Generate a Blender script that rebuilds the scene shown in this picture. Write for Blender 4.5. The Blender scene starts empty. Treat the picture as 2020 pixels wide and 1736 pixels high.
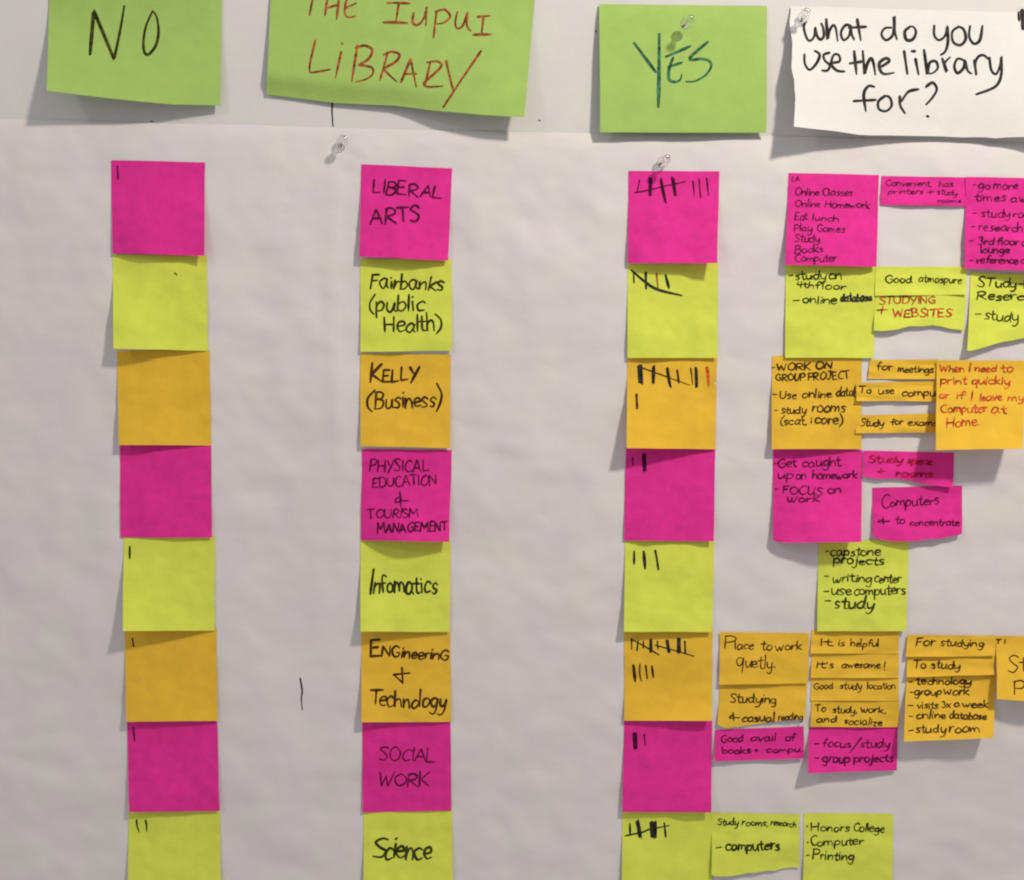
import bpy, math, random
from mathutils import Vector, Euler, noise

# ------------------------------------------------------------------ camera, light, exposure
S = bpy.context.scene
COL = S.collection
W0, H0 = 2020.0, 1736.0            # size of the photograph, used only to measure the layout on the wall
FPX = 1940.0                       # focal length in those units
DIST = 0.83                        # camera to wall, metres
PITCH, YAW, ROLL = math.radians(-3.8), math.radians(-1.5), math.radians(0.2)

cam_d = bpy.data.cameras.new('camera')
cam = bpy.data.objects.new('camera', cam_d)
COL.objects.link(cam)
cam_d.sensor_width = 36.0
cam_d.lens = 36.0 * FPX / W0
cam_d.clip_start = 0.01
cam_d.clip_end = 50.0
ROT = (Euler((0, 0, YAW)).to_matrix() @ Euler((math.radians(90) + PITCH, 0, 0)).to_matrix()
       @ Euler((0, 0, ROLL)).to_matrix())
CENTER = Vector((0, 0, 1.5))       # wall point at the middle of the view
VIEW = ROT @ Vector((0, 0, -1))
CAM = CENTER - VIEW * (DIST / VIEW.y)
cam.location = CAM
cam.rotation_euler = ROT.to_euler()
S.camera = cam


def P(x, y, z=0.0):
    """wall layout point (x, y as measured) at height z (metres) in front of the wall"""
    d = ROT @ Vector(((x - W0 / 2) / FPX, -(y - H0 / 2) / FPX, -1.0))
    k = (-z - CAM.y) / d.y
    return CAM + d * k


world = bpy.data.worlds.new('World')
S.world = world
world.use_nodes = True
bg = world.node_tree.nodes['Background']
bg.inputs[0].default_value = (0.98, 0.95, 0.97, 1)
bg.inputs[1].default_value = 0.375


def lamp(name, loc, size, power, color, aim):
    l = bpy.data.lights.new(name, 'AREA')
    l.shape = 'DISK'
    l.size = size
    l.energy = power
    l.color = color
    o = bpy.data.objects.new(name, l)
    COL.objects.link(o)
    o.location = loc
    o.rotation_euler = (Vector(aim) - Vector(loc)).to_track_quat('-Z', 'Y').to_euler()
    return o


lamp('ceiling_lamp', (0.72, -0.98, 2.60), 0.15, 16.8, (1.0, 0.92, 0.81), (0.12, 0, 1.62))
lamp('far_ceiling_lamp', (-1.9, -1.9, 3.2), 0.35, 6.5, (0.93, 0.95, 1.0), (0, 0, 1.5))

S.view_settings.view_transform = 'Standard'
S.view_settings.look = 'None'
S.view_settings.exposure = 0.0
S.view_settings.gamma = 1.0
S.view_settings.use_curve_mapping = False
S.cycles.max_bounces = 6
S.cycles.filter_width = 2.1

# ------------------------------------------------------------------ materials
MATS = {}


def new_mat(name):
    m = bpy.data.materials.new(name)
    m.use_nodes = True
    return m, m.node_tree.nodes, m.node_tree.links, m.node_tree.nodes['Principled BSDF']


def paper(name, col, var=0.035, grain=0.12, scale=55.0, rough=0.85, tint=None):
    m, n, l, b = new_mat(name)
    tc = n.new('ShaderNodeTexCoord')
    nz = n.new('ShaderNodeTexNoise')
    nz.inputs['Scale'].default_value = scale
    nz.inputs['Detail'].default_value = 5
    nz.inputs['Roughness'].default_value = 0.6
    l.new(tc.outputs['Object'], nz.inputs['Vector'])
    cr = n.new('ShaderNodeMix')
    cr.data_type = 'RGBA'
    t, t2 = tint or ((1, 1, 1), (1, 1, 1))
    a = tuple(max(0.0, c * (1 - var) * k) for c, k in zip(col, t2))
    c2 = tuple(min(1.0, c * (1 + var) * k) for c, k in zip(col, t))
    cr.inputs[6].default_value = (*a, 1)
    cr.inputs[7].default_value = (*c2, 1)
    mr = n.new('ShaderNodeMapRange')
    mr.inputs[1].default_value = 0.3
    mr.inputs[2].default_value = 0.7
    l.new(nz.outputs['Fac'], mr.inputs[0])
    l.new(mr.outputs[0], cr.inputs[0])
    l.new(cr.outputs[2], b.inputs['Base Color'])
    b.inputs['Roughness'].default_value = rough
    b.inputs['Specular IOR Level'].default_value = 0.18
    n2 = n.new('ShaderNodeTexNoise')
    n2.inputs['Scale'].default_value = 420.0
    n2.inputs['Detail'].default_value = 4
    l.new(tc.outputs['Object'], n2.inputs['Vector'])
    n3 = n.new('ShaderNodeTexNoise')
    n3.inputs['Scale'].default_value = 85.0
    n3.inputs['Detail'].default_value = 3
    l.new(tc.outputs['Object'], n3.inputs['Vector'])
    b3 = n.new('ShaderNodeBump')
    b3.inputs['Strength'].default_value = 0.35
    b3.inputs['Distance'].default_value = 0.0007
    l.new(n3.outputs['Fac'], b3.inputs['Height'])
    bp = n.new('ShaderNodeBump')
    l.new(b3.outputs['Normal'], bp.inputs['Normal'])
    bp.inputs['Strength'].default_value = grain
    bp.inputs['Distance'].default_value = 0.0006
    l.new(n2.outputs['Fac'], bp.inputs['Height'])
    l.new(bp.outputs['Normal'], b.inputs['Normal'])
    MATS[name] = m
    return m


def ink(name, col, rough=0.7):
    m, n, l, b = new_mat(name)
    tc = n.new('ShaderNodeTexCoord')
    nz = n.new('ShaderNodeTexNoise')
    nz.inputs['Scale'].default_value = 260.0
    nz.inputs['Detail'].default_value = 3
    l.new(tc.outputs['Object'], nz.inputs['Vector'])
    mx = n.new('ShaderNodeMix')
    mx.data_type = 'RGBA'
    mx.inputs[6].default_value = (*[c * 0.55 for c in col], 1)
    mx.inputs[7].default_value = (*[min(1, c * 2.3 + 0.012 * (c > 0.004)) for c in col], 1)
    mr = n.new('ShaderNodeMapRange')
    mr.inputs[1].default_value = 0.36
    mr.inputs[2].default_value = 0.68
    l.new(nz.outputs['Fac'], mr.inputs[0])
    l.new(mr.outputs[0], mx.inputs[0])
    l.new(mx.outputs[2], b.inputs['Base Color'])
    b.inputs['Roughness'].default_value = rough
    b.inputs['Specular IOR Level'].default_value = 0.15
    MATS[name] = m
    return m


paper('pink_paper', (0.79, 0.034, 0.305), 0.085, 0.35, 120.0)
paper('lime_paper', (0.71, 0.785, 0.10), 0.05, 0.3, 70.0)
paper('orange_paper', (0.83, 0.51, 0.046), 0.055, 0.3, 70.0)
paper('green_paper', (0.38, 0.56, 0.14), 0.05, 0.3)
paper('white_paper', (0.80, 0.78, 0.745), 0.02, 0.3)
paper('sheet_paper', (0.755, 0.722, 0.715), 0.016, 0.10, 24.0, tint=((0.975, 1.0, 0.93), (1.0, 0.96, 1.03)))
paper('upper_sheet_paper', (0.725, 0.71, 0.695), 0.016, 0.10, 24.0, tint=((0.98, 1.005, 0.95), (1.0, 0.975, 1.015)))
paper('wall_paint', (0.70, 0.69, 0.67), 0.02, 0.3, 8.0)

ink('black_ink', (0.018, 0.015, 0.012))
ink('grey_ink', (0.035, 0.033, 0.024))
ink('olive_ink', (0.030, 0.030, 0.004))
ink('brown_ink', (0.050, 0.018, 0.003))
ink('plum_ink', (0.085, 0.002, 0.030))
ink('faint_plum_ink', (0.34, 0.004, 0.028))
ink('dark_plum_ink', (0.040, 0.001, 0.020))
ink('red_ink', (0.40, 0.05, 0.010))
ink('bright_red_ink', (0.62, 0.07, 0.012))
ink('rust_ink', (0.22, 0.050, 0.012))
ink('green_ink', (0.020, 0.095, 0.045))

m, n, l, b = new_mat('clear_plastic')
b.inputs['Base Color'].default_value = (0.93, 0.93, 0.92, 1)
b.inputs['Roughness'].default_value = 0.06
b.inputs['IOR'].default_value = 1.49
b.inputs['Transmission Weight'].default_value = 1.0
tr = n.new('ShaderNodeBsdfTransparent')
tr.inputs[0].default_value = (0.94, 0.94, 0.94, 1)
mx = n.new('ShaderNodeMixShader')
mx.inputs[0].default_value = 0.8
l.new(tr.outputs[0], mx.inputs[1])
l.new(b.outputs[0], mx.inputs[2])
l.new(mx.outputs[0], n['Material Output'].inputs['Surface'])
MATS['clear_plastic'] = m
m, n, l, b = new_mat('steel')
b.inputs['Base Color'].default_value = (0.45, 0.44, 0.43, 1)
b.inputs['Metallic'].default_value = 1.0
b.inputs['Roughness'].default_value = 0.3
MATS['steel'] = m

# ------------------------------------------------------------------ object helpers


def link_mesh(name, verts, faces, mat, parent=None, loc=None, smooth=False):
    me = bpy.data.meshes.new(name)
    me.from_pydata([tuple(v) for v in verts], [], faces)
    me.materials.append(MATS[mat])
    if smooth:
        me.polygons.foreach_set('use_smooth', [True] * len(me.polygons))
    me.update()
    o = bpy.data.objects.new(name, me)
    COL.objects.link(o)
    if parent is not None:
        o.parent = parent
    if loc is not None:
        o.location = loc
    return o


def tag(o, label=None, cat=None, group=None, kind=None):
    if label:
        o['label'] = label
    if cat:
        o['category'] = cat
    if group:
        o['group'] = group
    if kind:
        o['kind'] = kind
    return o


# ------------------------------------------------------------------ the wall and the two big sheets
def edge_y(x):
    pts = [(-400, 226), (0, 236), (300, 244), (520, 249), (660, 254), (1000, 262), (1300, 267), (1540, 270), (2020, 285), (2450, 296)]
    for (x0, y0), (x1, y1) in zip(pts, pts[1:]):
        if x <= x1:
            return y0 + (y1 - y0) * (x - x0) / (x1 - x0)
    return pts[-1][1]


def sstep(a, b, x):
    t = min(1.0, max(0.0, (x - a) / (b - a)))
    return t * t * (3 - 2 * t)


def n2(x, y, s=0.0):
    return noise.noise(Vector((x, y, s)))


def upper_h(x, y):
    h = 0.0014 + 0.0007 * n2(x / 260, y / 200, 3.1) + 0.0003 * n2(x / 60, y / 60, 7.7)
    return h


def lower_h(x, y):
    d = y - edge_y(x)
    h = 0.0052 + 0.0024 * n2(x / 330, y / 420, 1.3) + 0.0014 * n2(x / 150 + y / 500, y / 210, 5.9)
    h += 0.0004 * n2(x / 62, y / 75, 9.2)
    # handled paper: irregular small dents and creases
    a = noise.fractal(Vector((x / 120, y / 95, 21.0)), 0.9, 2.1, 4)
    h += 0.0015 * a + 0.0005 * noise.fractal(Vector((x / 46, y / 34, 61.0)), 0.9, 2.0, 2) - 0.0012 * abs(n2(x / 105 + 3, y / 130, 33.0))
    # long soft folds running down and across the sheet
    c = x - 662 - 6 * math.sin(y / 120.0)
    h += 0.0011 * math.exp(-(c / 16.0) ** 2) * sstep(300, 360, y) * (1 - sstep(820, 1100, y))
    c = x - 1030 + 0.18 * (y - 900)
    h += 0.0014 * math.exp(-(c / 70.0) ** 2) * sstep(400, 600, y) * (1 - sstep(1250, 1500, y))
    c = x - 520 - 0.12 * (y - 700)
    h -= 0.0012 * math.exp(-(c / 60.0) ** 2) * sstep(420, 650, y)
    c = y - 930 - 0.06 * x
    h += 0.0009 * math.exp(-(c / 45.0) ** 2) * sstep(880, 960, x) * (1 - sstep(1120, 1230, x))
    c = y - 1560 + 0.10 * x
    h += 0.0010 * math.exp(-(c / 50.0) ** 2)
    # rolled top edge
    k = 1 - math.exp(-max(0.0, d + 3) / 22.0)
    return 0.0020 * (1 - k) + (h + 0.0008) * k


def rim(verts, faces, ring, nb):
    """close the cut edge with vertices of its own so the edge stays crisp"""
    m0 = len(verts)
    for i in ring:
        verts.append(verts[i].copy())
        verts.append(verts[i + nb].copy())
    k = len(ring)
    for i in range(k):
        a, c = m0 + 2 * i, m0 + 2 * ((i + 1) % k)
        faces.append((a, c, c + 1, a + 1))


def grid_sheet(name, xs, ys_of, hfun, mat, thick=0.0004):
    verts, faces = [], []
    nx = len(xs)
    rows = len(ys_of(xs[0]))
    cols = [ys_of(x) for x in xs]
    for j in range(rows):
        for i, x in enumerate(xs):
            verts.append(P(x, cols[i][j], hfun(x, cols[i][j])))
    for j in range(rows - 1):
        for i in range(nx - 1):
            a = j * nx + i
            faces.append((a, a + nx, a + nx + 1, a + 1))
    # back and rim
    nb = len(verts)
    verts += [v + Vector((0, thick, 0)) for v in verts[:nb]]
    ring = [i for i in range(nx)] + [j * nx + nx - 1 for j in range(1, rows)] + \
           [(rows - 1) * nx + i for i in range(nx - 2, -1, -1)] + [j * nx for j in range(rows - 2, 0, -1)]
    rim(verts, faces, ring, nb)
    o = P(xs[nx // 2], cols[nx // 2][0], 0)
    return link_mesh(name, [v - o for v in verts], faces, mat, loc=o, smooth=True)


w0, w1 = P(-1500, -1400, 0), P(3500, 3200, 0)
wall = link_mesh('wall', [(w0.x, 0, w1.z), (w1.x, 0, w1.z), (w1.x, 0, w0.z), (w0.x, 0, w0.z),
                          (w0.x, 0.1, w1.z), (w1.x, 0.1, w1.z), (w1.x, 0.1, w0.z), (w0.x, 0.1, w0.z)],
                 [(0, 1, 2, 3), (7, 6, 5, 4), (0, 4, 5, 1), (1, 5, 6, 2), (2, 6, 7, 3), (3, 7, 4, 0)], 'wall_paint')
tag(wall, kind='structure')

xs = [-420 + i * 22 for i in range(131)]
upper = grid_sheet('poster_paper', xs, lambda x: [-420 + j * (edge_y(x) + 10 + 420) / 48 for j in range(49)], upper_h, 'upper_sheet_paper', 0.0003)
tag(upper, 'plain greyish white paper sheet behind the large green header notes, upper half', 'paper sheet')
xs = [-420 + i * 11 for i in range(262)]


def low_rows(x):
    e = edge_y(x)
    return [e - 2 + j * 1.5 for j in range(24)] + [e + 34 + j * (2080 - e - 34) / 165 for j in range(1, 166)]


lower = grid_sheet('poster_paper', xs, low_rows, lower_h, 'sheet_paper', 0.0003)
tag(lower, 'big softly wrinkled white paper sheet carrying the columns of small sticky notes', 'paper sheet')

# ------------------------------------------------------------------ handwriting: stroke alphabet
# baseline y = 0, x-height 1, capitals 1.7.  A repeated point is a corner.
F = {
    'a': (.92, ".74,.86 .45,1 .1,.62 .14,.15 .4,.02 .68,.36 .76,.9 .76,.9 .72,.25 .9,0"),
    'b': (.85, ".12,1.75 .1,0 .1,0 .14,.55 .45,.95 .75,.6 .6,.1 .32,-.02 .1,.18"),
    'c': (.78, ".72,.82 .42,1 .08,.55 .3,.02 .74,.16"),
    'd': (.92, ".7,.82 .4,.96 .08,.5 .3,0 .6,.15 .76,.8 .78,1.75 .78,1.75 .74,.3 .88,0"),
    'e': (.80, ".1,.5 .7,.62 .55,.98 .2,.85 .08,.4 .35,0 .76,.15"),
    'f': (.66, ".68,1.5 .48,1.75 .32,1.4 .28,0|.02,.9 .6,.96"),
    'g': (.84, ".72,.88 .4,1 .08,.6 .3,.1 .6,.32 .74,.95 .74,.95 .7,-.2 .48,-.7 .08,-.5"),
    'h': (.84, ".12,1.75 .1,0 .1,0 .16,.6 .45,.95 .68,.7 .72,0"),
    'i': (.34, ".16,.95 .16,0|.17,1.36 .2,1.42"),
    'j': (.45, ".3,.95 .28,-.3 .1,-.68 -.1,-.5|.3,1.36 .33,1.42"),
    'k': (.80, ".12,1.75 .1,0|.66,1 .14,.45 .14,.45 .72,0"),
    'l': (.32, ".16,1.75 .14,0"),
    'm': (1.18, ".08,1 .08,0 .08,0 .13,.6 .36,.95 .52,.7 .52,.05 .52,.05 .58,.62 .82,.95 1,.7 1.04,0"),
    'n': (.82, ".08,1 .08,0 .08,0 .15,.6 .43,.95 .66,.7 .7,0"),
    'o': (.82, ".42,1 .12,.72 .12,.2 .42,0 .72,.3 .68,.8 .4,1"),
    'p': (.84, ".1,1 .1,-.7 .1,-.7 .12,.55 .42,1 .74,.68 .58,.15 .14,.12"),
    'q': (.84, ".72,.88 .4,1 .08,.6 .3,.1 .6,.32 .74,.95 .74,.95 .7,-.7 .82,-.55"),
    'r': (.62, ".1,1 .1,0 .1,0 .16,.6 .36,.95 .6,.9"),
    's': (.70, ".6,.88 .36,1 .14,.78 .34,.54 .58,.32 .42,.02 .1,.08"),
    't': (.62, ".3,1.5 .3,.2 .48,0 .62,.08|.02,.98 .6,1.02"),
    'u': (.84, ".1,1 .12,.25 .36,0 .64,.3 .72,1 .72,1 .72,.2 .84,0"),
    'v': (.74, ".06,1 .36,0 .36,0 .68,1"),
    'w': (1.08, ".06,1 .2,.1 .32,0 .5,.75 .5,.75 .62,.05 .76,.05 1,1"),
    'x': (.74, ".08,1 .68,0|.66,1 .06,0"),
    'y': (.82, ".08,1 .14,.35 .38,.15 .64,.45 .72,1 .72,1 .64,-.25 .36,-.72 .1,-.6"),
    'z': (.74, ".08,.95 .66,.95 .66,.95 .1,.03 .1,.03 .72,.03"),
    'A': (1.15, ".06,0 .55,1.7 .55,1.7 1.02,0|.2,.6 .9,.62"),
    'B': (1.02, ".1,1.7 .1,0|.06,1.66 .5,1.7 .8,1.42 .62,1 .2,.9 .2,.9 .7,.85 .92,.45 .62,.05 .08,0"),
    'C': (1.02, ".92,1.5 .6,1.72 .16,1.2 .14,.5 .5,0 .95,.2"),
    'D': (1.12, ".12,1.7 .1,0|.04,1.66 .6,1.62 1,1 .84,.3 .4,.02 .08,.02"),
    'E': (.96, ".8,1.66 .14,1.68 .14,1.68 .1,.04 .1,.04 .84,.06|.12,.9 .7,.92"),
    'F': (.90, ".14,1.7 .1,0|.1,1.66 .85,1.72|.12,.9 .7,.94"),
    'G': (1.12, ".95,1.5 .6,1.72 .15,1.15 .16,.45 .55,0 .95,.3 .98,.8 .98,.8 .62,.8"),
    'H': (1.12, ".12,1.7 .1,0|.95,1.7 .93,0|.12,.86 .94,.9"),
    'I': (.34, ".17,1.7 .15,0"),
    'J': (.90, ".6,1.7 .58,.4 .35,0 .06,.25|.2,1.68 .95,1.7"),
    'K': (1.02, ".12,1.7 .1,0|.86,1.66 .14,.8 .14,.8 .92,0"),
    'L': (.88, ".14,1.7 .1,.04 .1,.04 .82,.08"),
    'M': (1.35, ".08,0 .18,1.7 .18,1.7 .64,.6 .64,.6 1.1,1.7 1.1,1.7 1.22,0"),
    'N': (1.12, ".1,0 .12,1.7 .12,1.7 .9,.06 .9,.06 .95,1.72"),
    'O': (1.18, ".58,1.7 .16,1.25 .14,.4 .55,0 1,.45 1,1.25 .54,1.7"),
    'P': (.98, ".12,1.7 .1,0|.02,1.62 .5,1.74 .88,1.4 .66,.88 .12,.8"),
    'Q': (1.15, ".95,1.4 .55,1.7 .12,1.2 .3,.45 .75,.6 1,1.6 1,1.6 .92,-.65"),
    'R': (1.06, ".12,1.7 .1,0|.04,1.62 .5,1.74 .86,1.4 .66,.95 .16,.84 .16,.84 .98,0"),
    'S': (.96, ".84,1.5 .5,1.72 .14,1.36 .45,.92 .82,.5 .55,.02 .08,.16"),
    'T': (1.06, ".04,1.64 1,1.7|.52,1.66 .48,0"),
    'U': (1.08, ".12,1.7 .12,.5 .45,0 .85,.4 .94,1.7"),
    'V': (1.02, ".08,1.7 .5,0 .5,0 .95,1.7"),
    'W': (1.42, ".08,1.7 .3,.05 .3,.05 .68,1.3 .68,1.3 .95,.05 .95,.05 1.32,1.7"),
    'X': (1.02, ".1,1.7 .92,0|.9,1.7 .08,0"),
    'Y': (1.02, ".1,1.7 .48,.8|.95,1.72 .28,-.3"),
    '3': (.86, ".12,1.5 .45,1.66 .68,1.3 .34,.95 .34,.95 .76,.6 .5,.04 .1,.14"),
    '4': (.86, ".2,1.5 .12,.75 .12,.75 .76,.8|.64,1.5 .6,0"),
    '-': (.80, ".06,.5 .66,.54"),
    '.': (.36, ".12,.04 .18,.08"),
    ',': (.36, ".2,.1 .1,-.3"),
    "'": (.30, ".16,1.7 .12,1.3"),
    '!': (.34, ".17,1.7 .14,.45|.13,.04 .15,.08"),
    '(': (.55, ".5,1.8 .12,1 .16,.2 .46,-.3"),
    ')': (.55, ".06,1.8 .42,1.1 .4,.3 .06,-.35"),
    '/': (.70, ".66,1.8 .02,-.5"),
    '+': (.90, ".44,1.2 .42,.1|.04,.62 .84,.68"),
    '&': (.95, ".4,1.6 .46,.0|.88,.7 .5,.66 .1,.52 .2,.92 .4,1.0 .46,.66"),
    ' ': (.55, ""),
}


def parse(s):
    out = []
    for st in s.split('|'):
        pts = [tuple(float(v) for v in p.split(',')) for p in st.split()]
        if pts:
            out.append(pts)
    return out


FONT = {k: (adv, parse(s)) for k, (adv, s) in F.items()}


def smooth(pts, step=2.2):
    """Catmull-Rom through pts, broken where a point repeats"""
    runs, cur = [], [pts[0]]
    for p in pts[1:]:
        if p == cur[-1]:
            runs.append(cur)
            cur = [p]
        else:
            cur.append(p)
    runs.append(cur)
    out = []
    for r in runs:
        if len(r) < 2:
            continue
        for i in range(len(r) - 1):
            p0 = r[i - 1] if i > 0 else r[i]
            p1, p2 = r[i], r[i + 1]
            p3 = r[i + 2] if i + 2 < len(r) else p2
            d = math.hypot(p2[0] - p1[0], p2[1] - p1[1])
            nseg = max(2, min(12, int(d / step)))
            for k in range(nseg):
                t = k / nseg
                q = []
                for a in (0, 1):
                    q.append(0.5 * (2 * p1[a] + (p2[a] - p0[a]) * t + (2 * p0[a] - 5 * p1[a] + 4 * p2[a] - p3[a]) * t * t
                                    + (3 * p1[a] - p0[a] - 3 * p2[a] + p3[a]) * t ** 3))
                out.append(tuple(q))
        out.append(r[-1])
    res = [out[0]] if out else []
    for p in out[1:]:
        if math.hypot(p[0] - res[-1][0], p[1] - res[-1][1]) > 0.05:
            res.append(p)
    return res


def word_strokes(text, x0, y0, x1, y1, h, rnd, slant=0.06):
    adv = [FONT[c][0] * rnd.uniform(.95, 1.06) for c in text]
    tot = sum(adv) - 0.12
    kx = (x1 - x0) / tot
    ang = math.atan2(y1 - y0, x1 - x0) if abs(x1 - x0) > 12 else 0.0
    ca, sa = math.cos(ang), math.sin(ang)
    pos, out = 0.0, []
    for c, a in zip(text, adv):
        dy = rnd.uniform(-.11, .11)
        sc = rnd.uniform(.87, 1.12)
        sl = slant + rnd.uniform(-.10, .10)
        for st in FONT[c][1]:
            pts, last = [], None
            for (gx, gy) in st:
                if last is not None and (gx, gy) == last[0]:
                    pts.append(last[1])
                    continue
                jx, jy = rnd.uniform(-.055, .055), rnd.uniform(-.065, .065)
                yy = gy * sc + dy + jy
                lx = (pos + gx * a / FONT[c][0] + jx) * kx + sl * yy * h
                ly = yy * h
                q = (x0 + lx * ca + ly * sa, y0 + lx * sa - ly * ca)
                pts.append(q)
                last = ((gx, gy), q)
            out.append(pts)
        pos += a
    return out


INKW = 1.16


def ribbon(strokes, zfun, z0=0.00014, rnd=random):
    """ink strokes (each: points, width) as one thin ribbon mesh lying on zfun"""
    V, Fc = [], []
    zi = z0
    for pts, w in strokes:
        p = smooth(pts)
        if len(p) < 2:
            x, y = pts[0]
            p = [(x - .3, y), (x + .3, y)]
        nn = len(p)
        zi += 0.000003
        L, R = [], []
        ph = rnd.uniform(0, 6)
        kw = INKW if w > 3.2 else 1.06
        for i, (x, y) in enumerate(p):
            a, c = p[max(0, i - 1)], p[min(nn - 1, i + 1)]
            dx, dy = c[0] - a[0], c[1] - a[1]
            d = math.hypot(dx, dy) or 1.0
            nx, ny = -dy / d, dx / d
            t = i / (nn - 1)
            ww = 0.5 * w * kw * (1 + 0.17 * math.sin(ph + t * 5)) * (0.58 + 0.42 * min(1, 6 * t + .55, 3.2 * (1 - t) + .15))
            z = zi + i * 2e-7
            L.append(len(V))
            V.append(P(x + nx * ww, y + ny * ww, zfun(x + nx * ww, y + ny * ww) + z))
            R.append(len(V))
            V.append(P(x - nx * ww, y - ny * ww, zfun(x - nx * ww, y - ny * ww) + z))
        for i in range(nn - 1):
            Fc.append((L[i], L[i + 1], R[i + 1], R[i]))
        for end in (0, nn - 1):
            x, y = p[end]
            o = p[1] if end == 0 else p[nn - 2]
            dx, dy = x - o[0], y - o[1]
            d = math.hypot(dx, dy) or 1.0
            dx, dy = dx / d, dy / d
            ww = 0.5 * w * kw * (0.88 if end == 0 else 0.66)
            ids = []
            z = zi + end * 2e-7
            for k in range(7):
                an = -math.pi / 2 + math.pi * k / 6
                ex = dx * math.cos(an) - dy * math.sin(an)
                ey = dx * math.sin(an) + dy * math.cos(an)
                ids.append(len(V))
                V.append(P(x + ex * ww, y + ey * ww, zfun(x + ex * ww, y + ey * ww) + z))
            Fc.append(tuple(ids[::-1]))
    return V, Fc


# ------------------------------------------------------------------ sticky notes
PIX = 0.000428


class Sheet:
    """a piece of paper: four measured corners, free lower edge, curl of the lower edge (mm)"""

    def __init__(s, corners, lift=(2, 2), bulge=0.0, t0=0.22, layer=0, bottom=None, top=None, left=None, tuck=0.0, back=0.0, power=1.3,
                 base=None, seed=0, side=(0.0, 0.0), flat=0.0006):
        s.c = [Vector((a, b)) for a, b in corners]
        s.bot = bottom
        s.left = left
        s.lift, s.bulge, s.t0, s.layer, s.back, s.power = lift, bulge, t0, layer, back, power
        s.base, s.seed, s.side, s.flat = base, seed, side, flat

    def bot_pt(s, u):
        if s.bot:
            x = s.bot[0][0] + (s.bot[-1][0] - s.bot[0][0]) * u
            for (x0, y0), (x1, y1) in zip(s.bot, s.bot[1:]):
                if x <= x1 + 1e-6:
                    k = (x - x0) / (x1 - x0)
                    return Vector((x, y0 + (y1 - y0) * k))
            return Vector(s.bot[-1])
        return s.c[3].lerp(s.c[2], u)

    def xy(s, u, v):
        a = s.c[0].lerp(s.c[1], u)
        b = s.bot_pt(u)
        p = a.lerp(b, v)
        if s.left:
            p.x += s.left * (1 - u) ** 3 * (n2(v * 3.3, 41.0) + 0.5 * n2(v * 9.0, 47.0))
        e = 1.3
        p = p + Vector((e * n2(v * 2.3, s.seed * 1.7, 1.0) * (1 if 0 < u < 1 else .6), 0.9 * n2(u * 2.7, s.seed * 3.1, 2.0) * (1 if 0 < v < 1 else .8)))
        return p

    def uv(s, x, y):
        u = v = 0.5
        for _ in range(6):
            p = s.c[0].lerp(s.c[1], u).lerp(s.bot_pt(min(1, max(0, u))), v)
            w = s.c[1].x - s.c[0].x
            hh = s.bot_pt(min(1, max(0, u))).y - s.c[0].lerp(s.c[1], u).y
            u += (x - p.x) / w
            v += (y - p.y) / hh
        return u, v

    def keep(s, p):
        """letters get squeezed where the paper ends"""
        u, v = s.uv(*p)
        w = s.c[1].x - s.c[0].x
        lim = 1 - 3.6 / w
        return (p[0] - (u - lim) * w, p[1]) if u > lim else p

    def h(s, x, y):
        u, v = s.uv(x, y)
        uc, vc = min(1.02, max(-.02, u)), min(1.02, max(-.02, v))
        b = s.base if s.base is not None else lower_h(x, max(y, edge_y(x) + 15))
        g = max(0.0, (vc - s.t0) / (1 - s.t0)) ** s.power
        am = s.lift[0] * (1 - uc) + s.lift[1] * uc + s.bulge * 4 * uc * (1 - uc)
        z = b + s.flat + s.layer * 0.00045 + am * 0.001 * g
        z += 0.001 * (s.side[0] * max(0, 1 - uc * 2.6) ** 2 + s.side[1] * max(0, uc * 2.6 - 1.6) ** 2) * sstep(.05, .5, vc)
        z += 0.0026 * g * n2(uc * 2.2, vc * 1.7, 11 + s.seed * 2.3)
        z += 0.00085 * n2(uc * 2.6, vc * 2.2, 31 + s.seed * 1.3) * sstep(0.02, .3, vc)
        if s.back:
            z -= s.back * 0.001 * sstep(0.88, 1.0, vc) * (1 - 0.9 * sstep(.45, .8, uc))
        return z


NSEED = [0]


def make_note(name, cat, label, mat, sheet, group=None, nx=26, ny=26):
    verts, faces = [], []
    for j in range(ny + 1):
        for i in range(nx + 1):
            p = sheet.xy(i / nx, j / ny)
            verts.append(P(p.x, p.y, sheet.h(p.x, p.y)))
    row = nx + 1
    for j in range(ny):
        for i in range(nx):
            a = j * row + i
            faces.append((a, a + row, a + row + 1, a + 1))
    nb = len(verts)
    verts += [v + Vector((0, 0.00018, 0)) for v in verts]
    for j in range(ny):
        for i in range(nx):
            a = nb + j * row + i
            faces.append((a, a + 1, a + row + 1, a + row))
    ring = [i for i in range(row)] + [j * row + nx for j in range(1, ny + 1)] + \
           [ny * row + i for i in range(nx - 1, -1, -1)] + [j * row for j in range(ny - 1, 0, -1)]
    rim(verts, faces, ring, nb)
    p = sheet.xy(.5, 0)
    o = P(p.x, p.y, sheet.h(p.x, p.y))
    ob = link_mesh(name, [v - o for v in verts], faces, mat, loc=o, smooth=True)
    tag(ob, label, cat, group)
    return ob, o


def write(ob, origin, sheet_h, strokes, mat, name='handwriting', label=None, rnd=random):
    V, Fc = ribbon(strokes, sheet_h, rnd=rnd)
    c = link_mesh(name, [v - origin for v in V], Fc, mat, parent=ob)
    if label:
        c['label'] = label
    return c


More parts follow.
